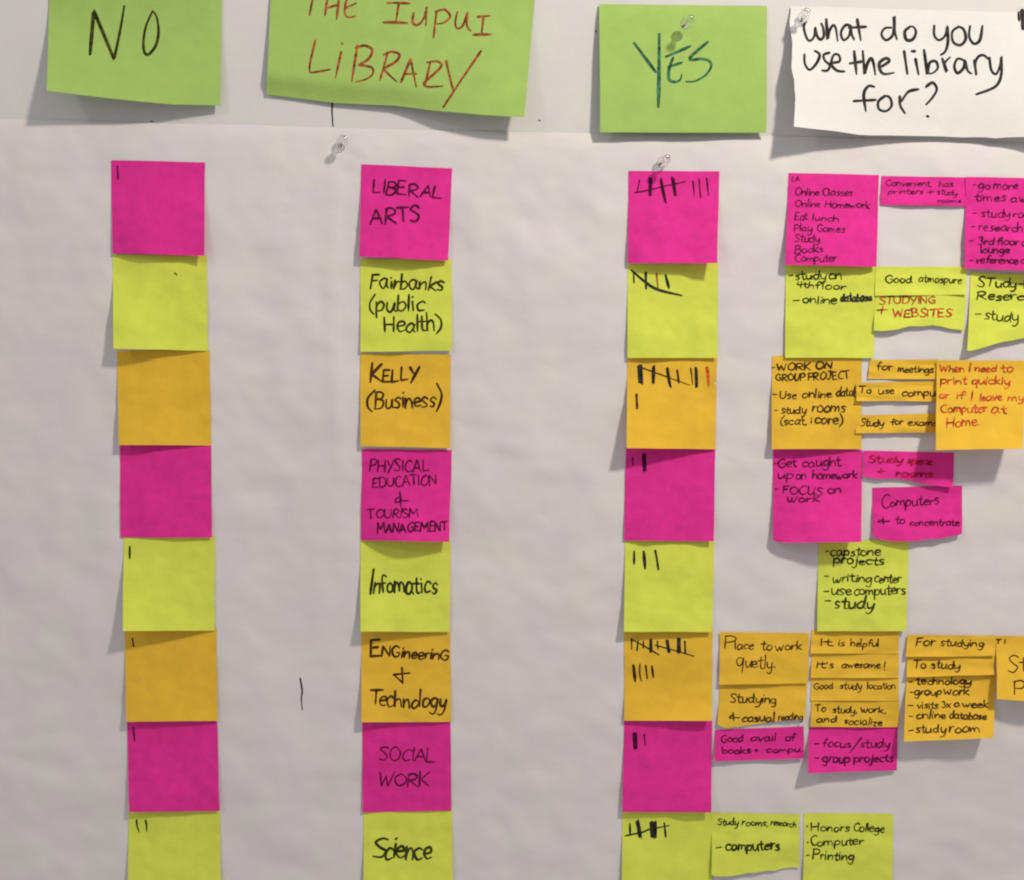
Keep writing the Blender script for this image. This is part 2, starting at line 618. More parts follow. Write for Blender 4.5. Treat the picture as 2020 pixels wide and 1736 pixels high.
def note(corners, mat, label, lift=(2, 2), group=None, text=(), marks=(), inkm=None, name='sticky_note', cat='sticky note', tuck=6, **kw):
    """text: lines, each a list of (word, x0, y0, x1, y1, x-height, width[, ink]); marks: (points, width, ink)"""
    NSEED[0] += 1
    c = [tuple(p) for p in corners]
    c[0] = (c[0][0], c[0][1] - tuck)
    c[1] = (c[1][0], c[1][1] - tuck)
    sh = Sheet(c, lift=lift, seed=NSEED[0], **kw)
    ob, o = make_note(name, cat, label, mat, sh, group)
    rnd = random.Random(NSEED[0] * 77 + 5)
    for line in text:
        by = {}
        for wd in line:
            t, x0, y0, x1, y1, h, w = wd[:7]
            im = wd[7] if len(wd) > 7 else inkm
            for st in word_strokes(t, x0, y0, x1, y1, h, rnd):
                st = [sh.keep(p) for p in st]
                by.setdefault(im, []).append((st, w * rnd.uniform(.92, 1.1)))
        for im, sts in by.items():
            write(ob, o, sh.h, sts, im, rnd=rnd)
    for mk in marks:
        pts, w = mk[0], mk[1]
        im = mk[2] if len(mk) > 2 else inkm
        nm = mk[3] if len(mk) > 3 else 'tally_mark'
        lb = mk[4] if len(mk) > 4 else None
        sts = [(pts, w)]
        if w > 5.5 and nm == 'tally_mark':
            k = 2 + int(w / 3.2)
            ws = w / k * 1.45
            sts = []
            for q in range(k):
                ox = (q - (k - 1) / 2) * (w - ws) / (k - 1)
                dx, dy = pts[-1][0] - pts[0][0], pts[-1][1] - pts[0][1]
                ea, eb = rnd.uniform(-.05, .06), rnd.uniform(-.05, .06)
                pp = [(x + ox + rnd.uniform(-.4, .4), y + rnd.uniform(-.4, .4)) for x, y in pts]
                pp[0] = (pp[0][0] + dx * ea, pp[0][1] + dy * ea)
                pp[-1] = (pp[-1][0] + dx * eb, pp[-1][1] + dy * eb)
                sts.append((pp, ws))
        write(ob, o, sh.h, sts, im, name=nm, label=lb, rnd=rnd)
    return ob, o, sh


def cap(h):
    return h / 1.7


def dash(x0, y, x1, w=2.4):
    return ([(x0, y), ((x0 + x1) / 2, y + .5), (x1, y - .5)], w)


# ---- green header notes
GH = 'green header notes'
ob, o, sh = note([(98, -58), (438, -62), (434, 209), (92, 179)], 'green_paper', 'medium green sticky note reading NO above the left column of notes', (26, 6), GH,
                 base=0.0022, t0=.3, power=1.5, tuck=0, bottom=[(92, 179), (180, 190), (260, 199), (340, 206), (434, 208)])
for st in ([([(177.6, 106.8), (185, 21), (185, 21), (225, 117), (225, 117), (237, 60), (245, 12)], 5.6)],
           [([(301, 21.9), (288, 51.5), (283, 82), (285, 103), (293.4, 107), (307, 90), (312.7, 64), (309, 33.5), (301, 21.9)], 4.4)]):
    write(ob, o, sh.h, st, 'olive_ink')

ob, o, sh = note([(541, -150), (1066, -128), (1032, 231), (525, 184)], 'green_paper', 'extra large green sticky note with red capitals ending in LIBRARY', (9, 19), GH,
                 base=0.0024, bulge=-3, t0=.35, power=1.5, tuck=0, back=7.0, bottom=[(525, 186), (660, 203), (780, 209), (850, 218), (950, 226), (1034, 231)])
T_ = [([(620, -18), (610.5, 29.7)], 4.2), ([(596, -14), (655, -11)], 4), ([(646, -6), (641, 30)], 4), ([(669, -6), (664, 38)], 4),
      ([(644, 16), (667, 9)], 3.8), ([(703, -8), (686, -5), (680, 18), (682, 31), (690, 34), (701, 32)], 3.8), ([(681, 16), (703, 6)], 3.6)]
I_ = [([(764, 6), (785, 5.5), (809, 7)], 4), ([(787, 6), (781, 43)], 3.8), ([(757, 44), (780, 44), (804, 45.5)], 4.4),
      ([(816, 25), (814, 44), (824, 49), (836, 36), (842, 13), (842, 13), (840, 50)], 3.8),
      ([(861, 22), (855, 74)], 3.8), ([(859, 23), (877, 19), (888, 32), (877, 44), (860, 47.5)], 3.6),
      ([(902, 24), (898, 44), (902, 56), (913, 50), (922, 25), (922, 25), (921, 50), (928, 61)], 3.8),
      ([(942, 33), (966, 31)], 4), ([(954, 32), (950, 67)], 3.8), ([(934, 68.5), (969, 67.5)], 4.4)]
L_ = [([(622, 80), (612, 122), (611, 139), (616, 143), (651, 137)], 4), ([(673, 102), (662, 153)], 4), ([(674.5, 85.5), (676, 87)], 4.4),
      ([(705, 90), (694, 160)], 4), ([(702, 94), (720, 90), (734, 98), (728, 115), (708, 128), (708, 128), (733, 133), (735, 146), (720, 157), (702, 161)], 4),
      ([(764, 107), (749.5, 158)], 4), ([(757, 108), (773, 102), (788, 108), (780, 122), (756, 135), (756, 135), (768, 148), (783, 161)], 4),
      ([(791, 162), (810, 116), (810, 116), (821, 171)], 4.2), ([(797, 146), (821, 145.5)], 3.6),
      ([(849, 122), (839, 166)], 4), ([(843, 123), (862, 121), (871, 129), (856, 146), (836, 163), (836, 163), (842, 171), (873, 170)], 4),
      ([(880, 120), (887, 150), (894, 178)], 4.2), ([(948.5, 101), (905, 165), (874, 212)], 4.4)]
for st in (T_, I_, L_):
    write(ob, o, sh.h, st, 'rust_ink')

ob, o, sh = note([(1182, 8), (1513, 12), (1512, 262), (1184, 261)], 'green_paper', 'pale green sticky note reading YES with a clear pin through it', (11, 6), GH,
                 base=0.0022, t0=.02, power=.55, tuck=0)
for st in ([([(1251.4, 85.4), (1272, 113), (1293.6, 142)], 5.2), ([(1300.4, 68), (1300, 140), (1298.8, 211)], 5.8)],
           [([(1314, 111.6), (1330, 105), (1344, 99), (1362, 91)], 4.8), ([(1327.7, 114), (1320, 136), (1320, 156), (1330, 161.7), (1341, 158), (1345, 148)], 4.6), ([(1318.6, 132), (1346, 123)], 4)],
           [([(1396, 83), (1378, 98), (1361, 114), (1365, 118.4), (1382, 116), (1398, 119.6), (1403, 130), (1394, 146), (1373, 159.4), (1354, 161)], 4.6)]):
    write(ob, o, sh.h, st, 'green_ink')

ob, o, sh = note([(1560, 12), (2110, 27), (2110, 276), (1568, 251)], 'white_paper', 'torn white paper slip asking what do you use the library for', (25, 20), None,
                 base=0.0026, bulge=-17, t0=.02, power=1.05, tuck=0, name='paper_slip', cat='paper slip', side=(1.5, 0), left=7.0,
                 bottom=[(1568, 250), (1600, 254), (1640, 258), (1682, 264), (1700, 267), (1750, 267), (1810, 268), (1860, 269), (1900, 271), (1935, 270), (1962, 273), (1985, 271), (2020, 270), (2110, 271)])
LINES = [
    [[(1590.5, 41), (1585.6, 53), (1591, 74), (1598, 80.4), (1606, 72), (1608, 54), (1608, 54), (1612, 71), (1619, 78), (1625, 71), (1624, 56), (1620, 46)],
     [(1630, 38), (1632.6, 77), (1632.6, 77), (1636, 61), (1644, 49.5), (1649, 57), (1652.4, 80.5)],
     [(1678, 51), (1668, 49.5), (1659, 64), (1664, 79), (1674.7, 71), (1678.4, 53), (1678.4, 53), (1680, 67), (1685, 78)],
     [(1691, 38), (1698, 79)], [(1675, 54.5), (1709, 52.7)],
     [(1757.6, 54.5), (1745, 56), (1739, 68), (1747.7, 79), (1760, 71), (1764, 54), (1763.8, 32), (1763.8, 32), (1765, 60), (1769, 77)],
     [(1795, 53), (1785, 62), (1788, 78), (1800, 78), (1807, 64), (1802, 53), (1794, 52)],
     [(1843, 51), (1843, 69), (1852, 79), (1864, 71), (1869, 52), (1869, 52), (1870, 82), (1865, 101), (1856, 108)],
     [(1891, 53), (1879, 62), (1880, 82), (1894, 89), (1905, 77), (1901, 58), (1890, 52)],
     [(1913.6, 52), (1912, 72), (1921, 86), (1933, 79), (1938, 51)]],
    [[(1586.8, 108), (1588, 126), (1597, 137.5), (1610, 126), (1617, 108), (1607, 100)],
     [(1636, 104), (1625, 108), (1627, 119), (1637, 129), (1632, 139), (1622, 139)],
     [(1639, 124), (1656, 121), (1655, 109), (1645, 108), (1640, 126), (1651, 139), (1666, 141)],
     [(1685, 101), (1689.6, 146)], [(1677, 125), (1703, 121)],
     [(1702, 101), (1705.6, 146), (1705.6, 146), (1711, 126), (1718, 115), (1723, 124), (1726.7, 147)],
     [(1734, 134), (1754, 121), (1748, 115), (1735, 124), (1736.6, 139), (1745, 146), (1763, 143.6)],
     [(1783.6, 101), (1790, 146)], [(1806, 116), (1812, 147)], [(1799, 101), (1806, 101)],
     [(1823, 99), (1829.4, 146), (1829.4, 146), (1834, 124), (1846, 121), (1850, 134), (1840, 144), (1829.4, 145)],
     [(1859, 116), (1868, 142), (1868, 142), (1863, 126), (1874, 113)],
     [(1902, 119), (1889, 116), (1882.6, 131), (1889, 144), (1901, 134), (1903.7, 120), (1903.7, 120), (1909, 139), (1916, 145)],
     [(1922, 119), (1926, 148), (1926, 148), (1924, 124), (1931, 111), (1941, 109), (1949, 116)],
     [(1952, 114), (1955.6, 138), (1965, 146), (1973, 129), (1975.4, 111), (1975.4, 111), (1975, 148), (1963, 171), (1926, 186)]],
    [[(1724, 171), (1713, 170), (1704, 186), (1708, 219)], [(1684.6, 199.3), (1728, 197)],
     [(1745, 190), (1733, 200), (1734, 215), (1748, 219), (1759, 208), (1755, 192), (1744, 189)],
     [(1775, 190), (1776, 208), (1785, 223)], [(1779, 199), (1792, 181), (1812, 176)],
     [(1827, 171), (1840, 163), (1848, 176), (1839, 193), (1827, 206)], [(1829, 229), (1832, 230)]],
]
for ln in LINES:
    write(ob, o, sh.h, [(p, 5.0) for p in ln], 'black_ink')
write(ob, o, sh.h, [([(2009, 25), (2010.5, 41)], 4), ([(2016.5, 21), (2018, 57)], 8)], 'black_ink', name='ink_mark')

# ---- left column: answers under NO
GL = 'sticky notes in the left column'
note([(219, 316), (404, 320), (403, 504), (222, 500)], 'pink_paper', 'topmost pink sticky note of the left column, one tally stroke at its corner', (2, 9), GL, tuck=0,
     marks=[([(231.5, 328), (232.8, 354)], 3.2, 'plum_ink')])
note([(222, 508), (408, 510), (410, 692), (224, 688)], 'lime_paper', 'lime sticky note of the left column with only a small speck on it', (14, 2), GL,
     marks=[([(344.5, 538.5), (349, 542.7)], 3, 'olive_ink', 'ink_speck')])
note([(231, 698), (413, 697), (416, 879), (234, 878)], 'orange_paper', 'blank orange sticky note in the left column', (7, 1.5), GL)
note([(236, 884), (416, 882), (418, 1061), (238, 1060)], 'pink_paper', 'blank pink sticky note below the blank orange one in the left column', (2.8, 2.4), GL)
note([(244, 1063), (424, 1064), (423, 1244), (242, 1245)], 'lime_paper', 'lime sticky note with one tally stroke, lower left corner lifting, left column', (19, 1.5), GL,
     marks=[([(256, 1078), (255.8, 1102)], 3.4, 'olive_ink')])
note([(246, 1246), (427, 1244), (429, 1422), (249, 1424)], 'orange_paper', 'orange sticky note with one short tally stroke in the left column', (8, 2.5), GL,
     marks=[([(261, 1259), (261.5, 1263), (263.4, 1276)], 3.2, 'brown_ink')])
note([(250, 1427), (428, 1424), (433, 1600), (255, 1602)], 'pink_paper', 'lowest pink sticky note of the left column, faint tally stroke near the shadow', (5, 2.5), GL,
     marks=[([(263, 1435), (265.4, 1462)], 3, 'plum_ink')])
note([(254, 1606), (434, 1606), (436, 1786), (252, 1786)], 'lime_paper', 'lime sticky note with two tally strokes at the foot of the left column', (8, 4), GL,
     marks=[([(269.3, 1617), (270.5, 1630), (274.5, 1641)], 3.2, 'olive_ink'), ([(287, 1618), (289, 1628), (289.4, 1640)], 3.2, 'olive_ink')])

# ---- middle column: the schools
GM = 'sticky notes in the middle column'
note([(713, 324), (892, 332), (884, 514), (709, 506)], 'pink_paper', 'pink sticky note reading LIBERAL ARTS', (7, 5), GM, inkm='plum_ink', bulge=3, tuck=0,
     text=[[('LIBERAL', 733, 380, 868, 391, cap(25), 3.4)], [('ARTS', 730, 440, 828, 438, cap(30), 4)]])
note([(711, 516), (891, 517), (891, 692), (711, 694)], 'lime_paper', 'lime sticky note with public Health written in brackets', (3.5, 2.5), GM, inkm='olive_ink',
     text=[[('Fairbanks', 729, 569, 873, 571, 17.5, 3.8)], [('(public', 727, 614, 835, 612, 18.5, 3.7)], [('Health)', 757, 656, 870, 650, 18.5, 3.7)]])
note([(711, 703), (889, 705), (888, 884), (711, 880)], 'orange_paper', 'orange sticky note with Business written in brackets', (4, 4), GM, inkm='brown_ink',
     text=[[('K', 727, 754, 752, 753, cap(39), 4.4), ('ELLY', 754, 753, 824, 749, cap(25), 4.2)],
           [('(', 721, 806, 733, 806, 23, 4), ('Business', 738, 807, 858, 801, 19.5, 3.8), (')', 859, 802, 871, 802, 25, 4)]])
note([(714, 892), (891, 894), (886, 1069), (712, 1066)], 'pink_paper', 'pink sticky note about PHYSICAL EDUCATION and TOURISM MANAGEMENT', (.5, 8), GM, inkm='plum_ink', bulge=9,
     text=[[('PHYSICAL', 728, 930, 845, 930, cap(23), 2.8)], [('EDUCATION', 733, 963, 861, 955, cap(20), 2.8)], [('&', 776, 1000, 801, 1000, 17, 3)],
           [('TOURISM', 725, 1024, 825, 1021, cap(19), 2.9)], [('MANAGEMENT', 743, 1051, 883, 1047, cap(18), 3.1)]])
note([(711, 1070), (889, 1072), (887, 1247), (711, 1246)], 'lime_paper', 'lime sticky note reading Infomatics', (11, 3), GM, inkm='olive_ink', power=1.4,
     text=[[('I', 724, 1173, 736, 1173, cap(46), 4.6), ('nfomatics', 735, 1172, 861, 1169, 21, 4)]])
note([(713, 1250), (888, 1252), (890, 1424), (713, 1425)], 'orange_paper', 'orange sticky note reading ENGineering + Technology', (8, 2.5), GM, inkm='brown_ink',
     text=[[('E', 729, 1297, 751, 1296, cap(32), 4.6), ('NGineerinG', 752, 1295, 884, 1302, cap(21), 3.6)], [('T', 727, 1389, 752, 1389, cap(31), 4), ('echnology', 746, 1393, 877, 1398, 18, 3.7)]],
     marks=[([(793, 1317), (794.5, 1348)], 3.8, 'brown_ink', 'handwriting'), ([(776, 1331), (809, 1327.5)], 3.6, 'brown_ink', 'handwriting'), ([(776, 1331), (787, 1340), (794.5, 1348)], 3, 'brown_ink', 'handwriting')])
note([(715, 1428), (889, 1426), (890, 1599), (715, 1603)], 'pink_paper', 'pink sticky note reading SOCIAL WORK', (2, 1.5), GM, inkm='plum_ink',
     text=[[('SOCIAL', 746, 1498, 856, 1503, cap(25), 2.8)], [('WORK', 745, 1551, 846, 1552, cap(27), 3)]])
note([(717, 1604), (892, 1604), (894, 1784), (718, 1784)], 'lime_paper', 'lime sticky note reading Science', (6, 4), GM, inkm='olive_ink',
     text=[[('S', 734, 1691, 762, 1690, cap(42), 4.2), ('cience', 757, 1693, 848, 1697, 25, 4.2)]])

# ---- tally column under YES
GY = 'tally notes under the YES note'
note([(1240, 337), (1419, 338), (1415, 519), (1239, 519)], 'pink_paper', 'pink sticky note with a crossed tally group and three more strokes', (3, 15), GY, tuck=0, inkm='dark_plum_ink',
     marks=[([(1261.7, 355.6), (1256.8, 379)], 3, 'plum_ink'), ([(1252.7, 380), (1280, 375), (1316, 366), (1335, 362), (1352, 358)], 2.8, 'plum_ink'),
            ([(1283.4, 352), (1282, 386)], 7), ([(1303, 353), (1308, 375), (1312, 398)], 5.8), ([(1327, 350), (1332, 385)], 7),
            ([(1367, 357), (1369.3, 386)], 2.8, 'plum_ink'), ([(1379, 353), (1382, 391)], 2.8, 'plum_ink'), ([(1394, 351), (1397.6, 386)], 3, 'plum_ink')])
note([(1238, 522), (1417, 522), (1415, 706), (1238, 706)], 'lime_paper', 'lime sticky note with crossed tally, one stroke brownish', (3, 4), GY, inkm='black_ink',
     marks=[([(1249.6, 538), (1250.8, 558.8)], 2.8), ([(1273.8, 538), (1274.5, 569.7)], 4.6), ([(1295, 539), (1298, 570)], 3.2, 'rust_ink', 'tally_mark', 'reddish brown stroke'),
            ([(1313, 543), (1319.7, 568.4)], 4.6), ([(1246, 533.4), (1272.6, 556), (1297, 571), (1345, 583)], 4.4)])
note([(1238, 708), (1415, 706), (1411, 886), (1236, 884)], 'orange_paper', 'orange sticky note with thick tally strokes and a bright red one', (18, 2), GY, inkm='black_ink',
     marks=[([(1262, 721), (1264, 756)], 10.5), ([(1289.5, 722.6), (1288.8, 756.5)], 7), ([(1316, 726), (1319, 745), (1323, 764)], 6.2), ([(1336, 731), (1339, 755)], 4.4, 'brown_ink'),
            ([(1362.5, 726), (1366.4, 757.7)], 2.8, 'brown_ink'), ([(1373, 725), (1374, 764)], 6.6), ([(1394.7, 722.6), (1398.3, 760)], 6, 'bright_red_ink', 'tally_mark', 'bright red stroke'),
            ([(1265, 725), (1361, 760)], 2.4, 'brown_ink'), ([(1255.6, 778), (1256.8, 806)], 4.6, 'brown_ink')])
note([(1235, 888), (1411, 888), (1408, 1068), (1231, 1066)], 'pink_paper', 'pink sticky note with one thin and one thick stroke, half in shadow', (2, 5), GY, inkm='dark_plum_ink',
     marks=[([(1248, 901.6), (1249, 918.5)], 2.8, 'plum_ink'), ([(1270, 895.6), (1272, 929.4)], 7.6)])
note([(1233, 1072), (1409, 1072), (1405, 1247), (1231, 1246)], 'lime_paper', 'lime sticky note with three separate tally strokes', (8, 3), GY, inkm='black_ink',
     marks=[([(1251, 1088), (1250.8, 1113)], 3.8), ([(1270, 1088.5), (1272.6, 1121.7)], 5), ([(1292.4, 1086), (1296, 1104), (1298.7, 1124)], 4)])
note([(1232, 1248), (1406, 1245), (1404, 1422), (1231, 1422)], 'orange_paper', 'orange sticky note with two rows of tally strokes', (2, 8), GY, inkm='black_ink', t0=.5, power=2.4,
     marks=[([(1246, 1259.5), (1246, 1281)], 3), ([(1258.8, 1264), (1256.3, 1284)], 3), ([(1269, 1265), (1269, 1279)], 3), ([(1283.4, 1262), (1284, 1286)], 6), ([(1296.7, 1265), (1298, 1280)], 3),
            ([(1315.6, 1263), (1319.7, 1287)], 6.4), ([(1339, 1258), (1339, 1289)], 8), ([(1351, 1265), (1352, 1289)], 3.6), ([(1244.7, 1260.7), (1275, 1277), (1300, 1292)], 2.8), ([(1293, 1273), (1330, 1283), (1369, 1294.6)], 2.6),
            ([(1249.6, 1312.7), (1253, 1344)], 5, 'brown_ink'), ([(1262.4, 1310), (1262, 1330), (1265.3, 1344)], 2.8, 'brown_ink'), ([(1273.8, 1312.7), (1277, 1339)], 3.4, 'brown_ink'), ([(1285.9, 1314), (1289, 1336)], 3.6, 'brown_ink')])
note([(1231, 1427), (1405, 1428), (1403, 1603), (1228, 1602)], 'pink_paper', 'pink sticky note with one thick and one faint stroke beside the good availability slip', (5, 7), GY, inkm='dark_plum_ink',
     marks=[([(1252, 1446.5), (1254, 1477)], 8.4), ([(1270.7, 1448), (1272.6, 1470)], 2.8, 'plum_ink')])
note([(1228, 1605), (1404, 1608), (1404, 1786), (1226, 1786)], 'lime_paper', 'lime sticky note with a scribbled crossed tally at the bottom edge', (6, 4), GY, inkm='black_ink',
     marks=[([(1242.6, 1625.6), (1243, 1648)], 3.4), ([(1257, 1619.7), (1260, 1636), (1263, 1652.7)], 8), ([(1288, 1621.7), (1290, 1652.7)], 13.5), ([(1310.4, 1623.6), (1313.3, 1651.7)], 3.4),
            ([(1233.3, 1648.8), (1265.8, 1642), (1281, 1636), (1297, 1633), (1320, 1628.5)], 3)])

# ---- answers on the right
GR = 'answer notes on the right'
B, O, K = 'olive_ink', 'brown_ink', 'plum_ink'
note([(1556, 341), (1734, 345), (1729, 526), (1549, 522)], 'pink_paper', 'pink sticky note listing Online Classes, Homework, Study and Books', (6, 4), GR, inkm=K, tuck=0, bulge=3,
     text=[[('LA', 1561, 358, 1577, 358, cap(10), 2.2)], [('Online', 1567, 385, 1615, 386, 8.5, 2.2), ('Classes', 1622, 386, 1681, 386, 8.5, 2.2)],
           [('Online', 1567, 407, 1617, 409, 8, 2.2), ('Homework', 1627, 409, 1716, 411, 8, 2.3)], [('Eat', 1567, 434, 1592, 434, 8.5, 2.2), ('lunch', 1602, 435, 1654, 437, 8, 2.2)],
           [('Play', 1566, 456, 1601, 457, 8.5, 2.3), ('Games', 1610, 457, 1666, 459, 8, 2.3)], [('Study', 1566, 477, 1616, 478, 9, 2.2)],
           [('Books', 1567, 501, 1624, 497, 8.5, 2.3)], [('Computer', 1568, 516, 1650, 516, 8, 2.3)]])
note([(1739, 347), (1907, 350), (1906, 407), (1737, 404)], 'pink_paper', 'narrow pink strip starting Convenient, stuck between two pink notes', (1.4, 1.0), GR, inkm=K, tuck=0, name='note_strip', cat='note strip',
     text=[[('Convenient,', 1746, 366, 1838, 368, 6.5, 1.9), ('has', 1851, 368, 1880, 368, 7, 1.9)], [('printers', 1751, 383, 1821, 383, 6, 1.8), ('+', 1829, 383, 1840, 383, 7, 1.7), ('study', 1848, 383, 1888, 386, 7, 1.8)],
           [('rooms', 1849, 399, 1895, 400, 4.6, 1.7)]])
note([(1905, 349), (2084, 352), (2080, 535), (1903, 530)], 'pink_paper', 'pink sticky note starting go more times, cut by the right edge', (4, 12), GR, inkm=K, tuck=0, layer=2,
     text=[[('-', 1919, 368, 1926, 368, 6, 2), ('go', 1928, 373, 1953, 374, 9, 2.4), ('more', 1959, 373, 2008, 373, 9, 2.4)], [('times', 1922, 397, 1984, 397, 9, 2.5), ('a', 1993, 398, 2005, 398, 8, 2.4), ('week', 2010, 398, 2050, 398, 9, 2.4)],
           [('-', 1918, 423, 1926, 423, 6, 2.4), ('study', 1935, 428, 1992, 429, 9, 2.3), ('rooms', 1998, 429, 2056, 430, 9, 2.3)], [('-', 1916, 449, 1924, 449, 6, 2.4), ('research', 1930, 455, 2016, 457, 9.5, 2.5)],
           [('-', 1912, 478, 1921, 478, 6, 2.3), ('3rd', 1928, 483, 1960, 484, 9, 2.8), ('floor', 1966, 483, 2009, 484, 9, 2.7), ('quiet', 2014, 484, 2060, 484, 9, 2.5)], [('lounge', 1933, 500, 1991, 500, 9, 2.8)],
           [('-', 1912, 516, 1920, 516, 6, 2.3), ('reference', 1926, 519, 2008, 520, 8.5, 2.6), ('desk', 2014, 520, 2055, 520, 9, 2.5)]])
note([(1550, 527), (1727, 524), (1724, 706), (1549, 706)], 'lime_paper', 'lime sticky note reading study on 4th floor and online database', (5, 2), GR, inkm=B,
     text=[[('-', 1555, 547, 1565, 546, 8, 2.6), ('study', 1568, 551, 1629, 551, 10, 3), ('on', 1634, 550, 1660, 550, 10, 2.9)], [('4th', 1570, 568, 1605, 568, 7, 2.7), ('floor', 1608, 570, 1668, 571, 7.5, 2.8)],
           [('-', 1563, 597, 1577, 597, 9, 3), ('online', 1583, 598, 1650, 599, 9.5, 2.9), ('database', 1658, 595, 1719, 593, 9, 3.3, 'black_ink')]])
note([(1727, 577), (1906, 583), (1902, 652), (1724, 653)], 'lime_paper', 'torn lime strip reading STUDYING + WEBSITES in red', (3, 3), GR, inkm='red_ink', tuck=8, name='note_strip', cat='note strip',
     bottom=[(1724, 652), (1740, 653), (1768, 650), (1795, 643), (1818, 644), (1840, 641.5), (1858, 644), (1872, 648), (1902, 651)],
     text=[[('STUDYING', 1734, 600, 1845, 599, cap(15), 2.8)], [('+', 1728, 621, 1748, 621, 13, 2.8), ('WEBSITES', 1762, 626, 1876, 625, cap(15), 3)]])
note([(1727, 530), (1907, 530), (1906, 581), (1726, 583)], 'lime_paper', 'lime strip reading Good atmospure', (.7, .9), GR, inkm=B, layer=1, name='note_strip', cat='note strip', tuck=4,
     text=[[('Good', 1746, 559, 1798, 557, 8.5, 2.6), ('atmospure', 1811, 556, 1896, 559, 8.5, 2.3)]])
note([(1915, 541), (2090, 548), (2090, 650), (1908, 692)], 'lime_paper', 'ragged lime note reading STudy + Reserch and study, cut by the right edge', (5, 2), GR, inkm=B, tuck=4,
     bottom=[(1908, 692), (1918, 692), (1945, 684), (1975, 675), (1995, 672), (2020, 667), (2090, 655)],
     text=[[('STudy', 1927, 565, 2004, 568, 10.5, 3.2), ('+', 2009, 570, 2030, 570, 13, 3)], [('Reserch', 1926, 591, 2036, 592, 9.5, 3.2)],
           [('-', 1923, 626, 1934, 625, 11, 2.3), ('study', 1940, 631, 2008, 634, 13, 2.7)]])
note([(1523, 708), (1700, 706), (1699, 886), (1522, 886)], 'orange_paper', 'orange sticky note starting WORK ON GROUP PROJECT', (8, 3), GR, inkm=O,
     text=[[('-', 1523, 729, 1529, 728, 7, 2.4), ('WORK', 1532, 731, 1599, 730, cap(14), 3.1), ('ON', 1608, 727, 1641, 726, cap(13), 3)], [('GROUP', 1530, 751, 1587, 751, cap(13), 3), ('PROJECT', 1593, 751, 1676, 746, cap(15), 3)],
           [('-', 1523, 784, 1534, 783, 10, 2.4), ('Use', 1538, 786, 1570, 786, 9, 2.7), ('online', 1582, 785, 1640, 784, 9.5, 2.7), ('datab', 1649, 781, 1690, 782, 10, 3)],
           [('-', 1527, 813, 1535, 812, 9, 2.2), ('study', 1540, 815, 1589, 816, 9, 2.8), ('rooms', 1601, 813, 1667, 813, 12, 3.1)], [('(scat,', 1538, 837, 1591, 838, 9, 2.8), ('i', 1597, 836, 1602, 836, 9, 2.8), ('core)', 1606, 836, 1662, 837, 11, 3)]])
note([(1716, 710), (1850, 709), (1850, 748), (1712, 747)], 'orange_paper', 'narrow orange strip reading for meetings', (2, 1.4), GR, inkm=O, tuck=0, name='note_strip', cat='note strip', flat=.001,
     text=[[('for', 1729, 731, 1760, 731, 9, 2.5), ('meetings', 1770, 734, 1841, 736, 8, 2.6)]])
note([(1690, 755), (1850, 752), (1850, 792), (1689, 791)], 'orange_paper', 'narrow orange strip reading To use compu, overlapping the group project note', (3.4, 2), GR, inkm=O, tuck=0, layer=3, name='note_strip', cat='note strip',
     text=[[('To', 1695, 775, 1718, 775, 8, 2.6), ('use', 1732, 777, 1763, 777, 8.5, 2.5), ('compu', 1778, 781, 1845, 781, 8.5, 2.7)]])
note([(1687, 820), (1850, 815), (1850, 853), (1688, 855)], 'orange_paper', 'narrow orange strip reading study for exams', (2.6, 1.6), GR, inkm=O, tuck=0, layer=3, name='note_strip', cat='note strip',
     text=[[('Study', 1696, 840, 1743, 841, 8, 2.6), ('for', 1757, 838, 1781, 838, 8, 2.6), ('exams', 1790, 839, 1849, 840, 8, 2.6)]])
note([(1848, 711), (2026, 711), (2017, 885), (1846, 888)], 'orange_paper', 'bright orange sticky note with red writing about needing to print quickly', (22, 24), GR, inkm='red_ink', tuck=0, layer=5, t0=.08, power=1.25,
     text=[[('When', 1853, 734, 1902, 734, 8.5, 2.9), ('I', 1908, 734, 1913, 734, cap(17), 3), ('need', 1922, 733, 1965, 733, 8, 2.9), ('to', 1974, 734, 1997, 735, 10, 2.9)], [('print', 1854, 758, 1906, 758, 9, 2.9), ('quickly', 1915, 758, 1991, 759, 8.5, 2.9)],
           [('or', 1852, 786, 1871, 786, 9, 2.9), ('if', 1885, 787, 1903, 787, 9, 2.7), ('I', 1914, 790, 1919, 790, cap(18), 2.8), ('leave', 1931, 790, 1976, 790, 8.5, 2.9), ('my', 1987, 791, 2020, 791, 9, 2.7)],
           [('Computer', 1854, 814, 1946, 813, 9, 3), ('at', 1954, 816, 1984, 815, 10, 2.9)], [('Home.', 1866, 844, 1932, 838, 11, 2.9)]])
note([(1525, 892), (1701, 893), (1699, 1069), (1525, 1070)], 'pink_paper', 'pink sticky note reading Get caught up on homework', (6, 16), GR, inkm=K, bulge=6,
     bottom=[(1525, 1064), (1530, 1069), (1560, 1070), (1640, 1070), (1699, 1069)],
     text=[[('-', 1527, 918, 1534, 918, 9, 2.4), ('Get', 1534, 923, 1571, 921, 10.5, 2.7), ('caught', 1580, 922, 1658, 919, 10.5, 2.7)], [('up', 1534, 945, 1563, 945, 11, 2.7), ('on', 1569, 945, 1589, 945, 10, 2.7), ('homework', 1601, 945, 1690, 943, 9, 2.9)],
           [('-', 1528, 970, 1536, 970, 10, 2.6), ('FOCUS', 1543, 974, 1621, 977, cap(16), 2.7), ('on', 1632, 973, 1658, 972, 10, 2.7)], [('work', 1552, 991, 1616, 990, 9, 2.9)]])
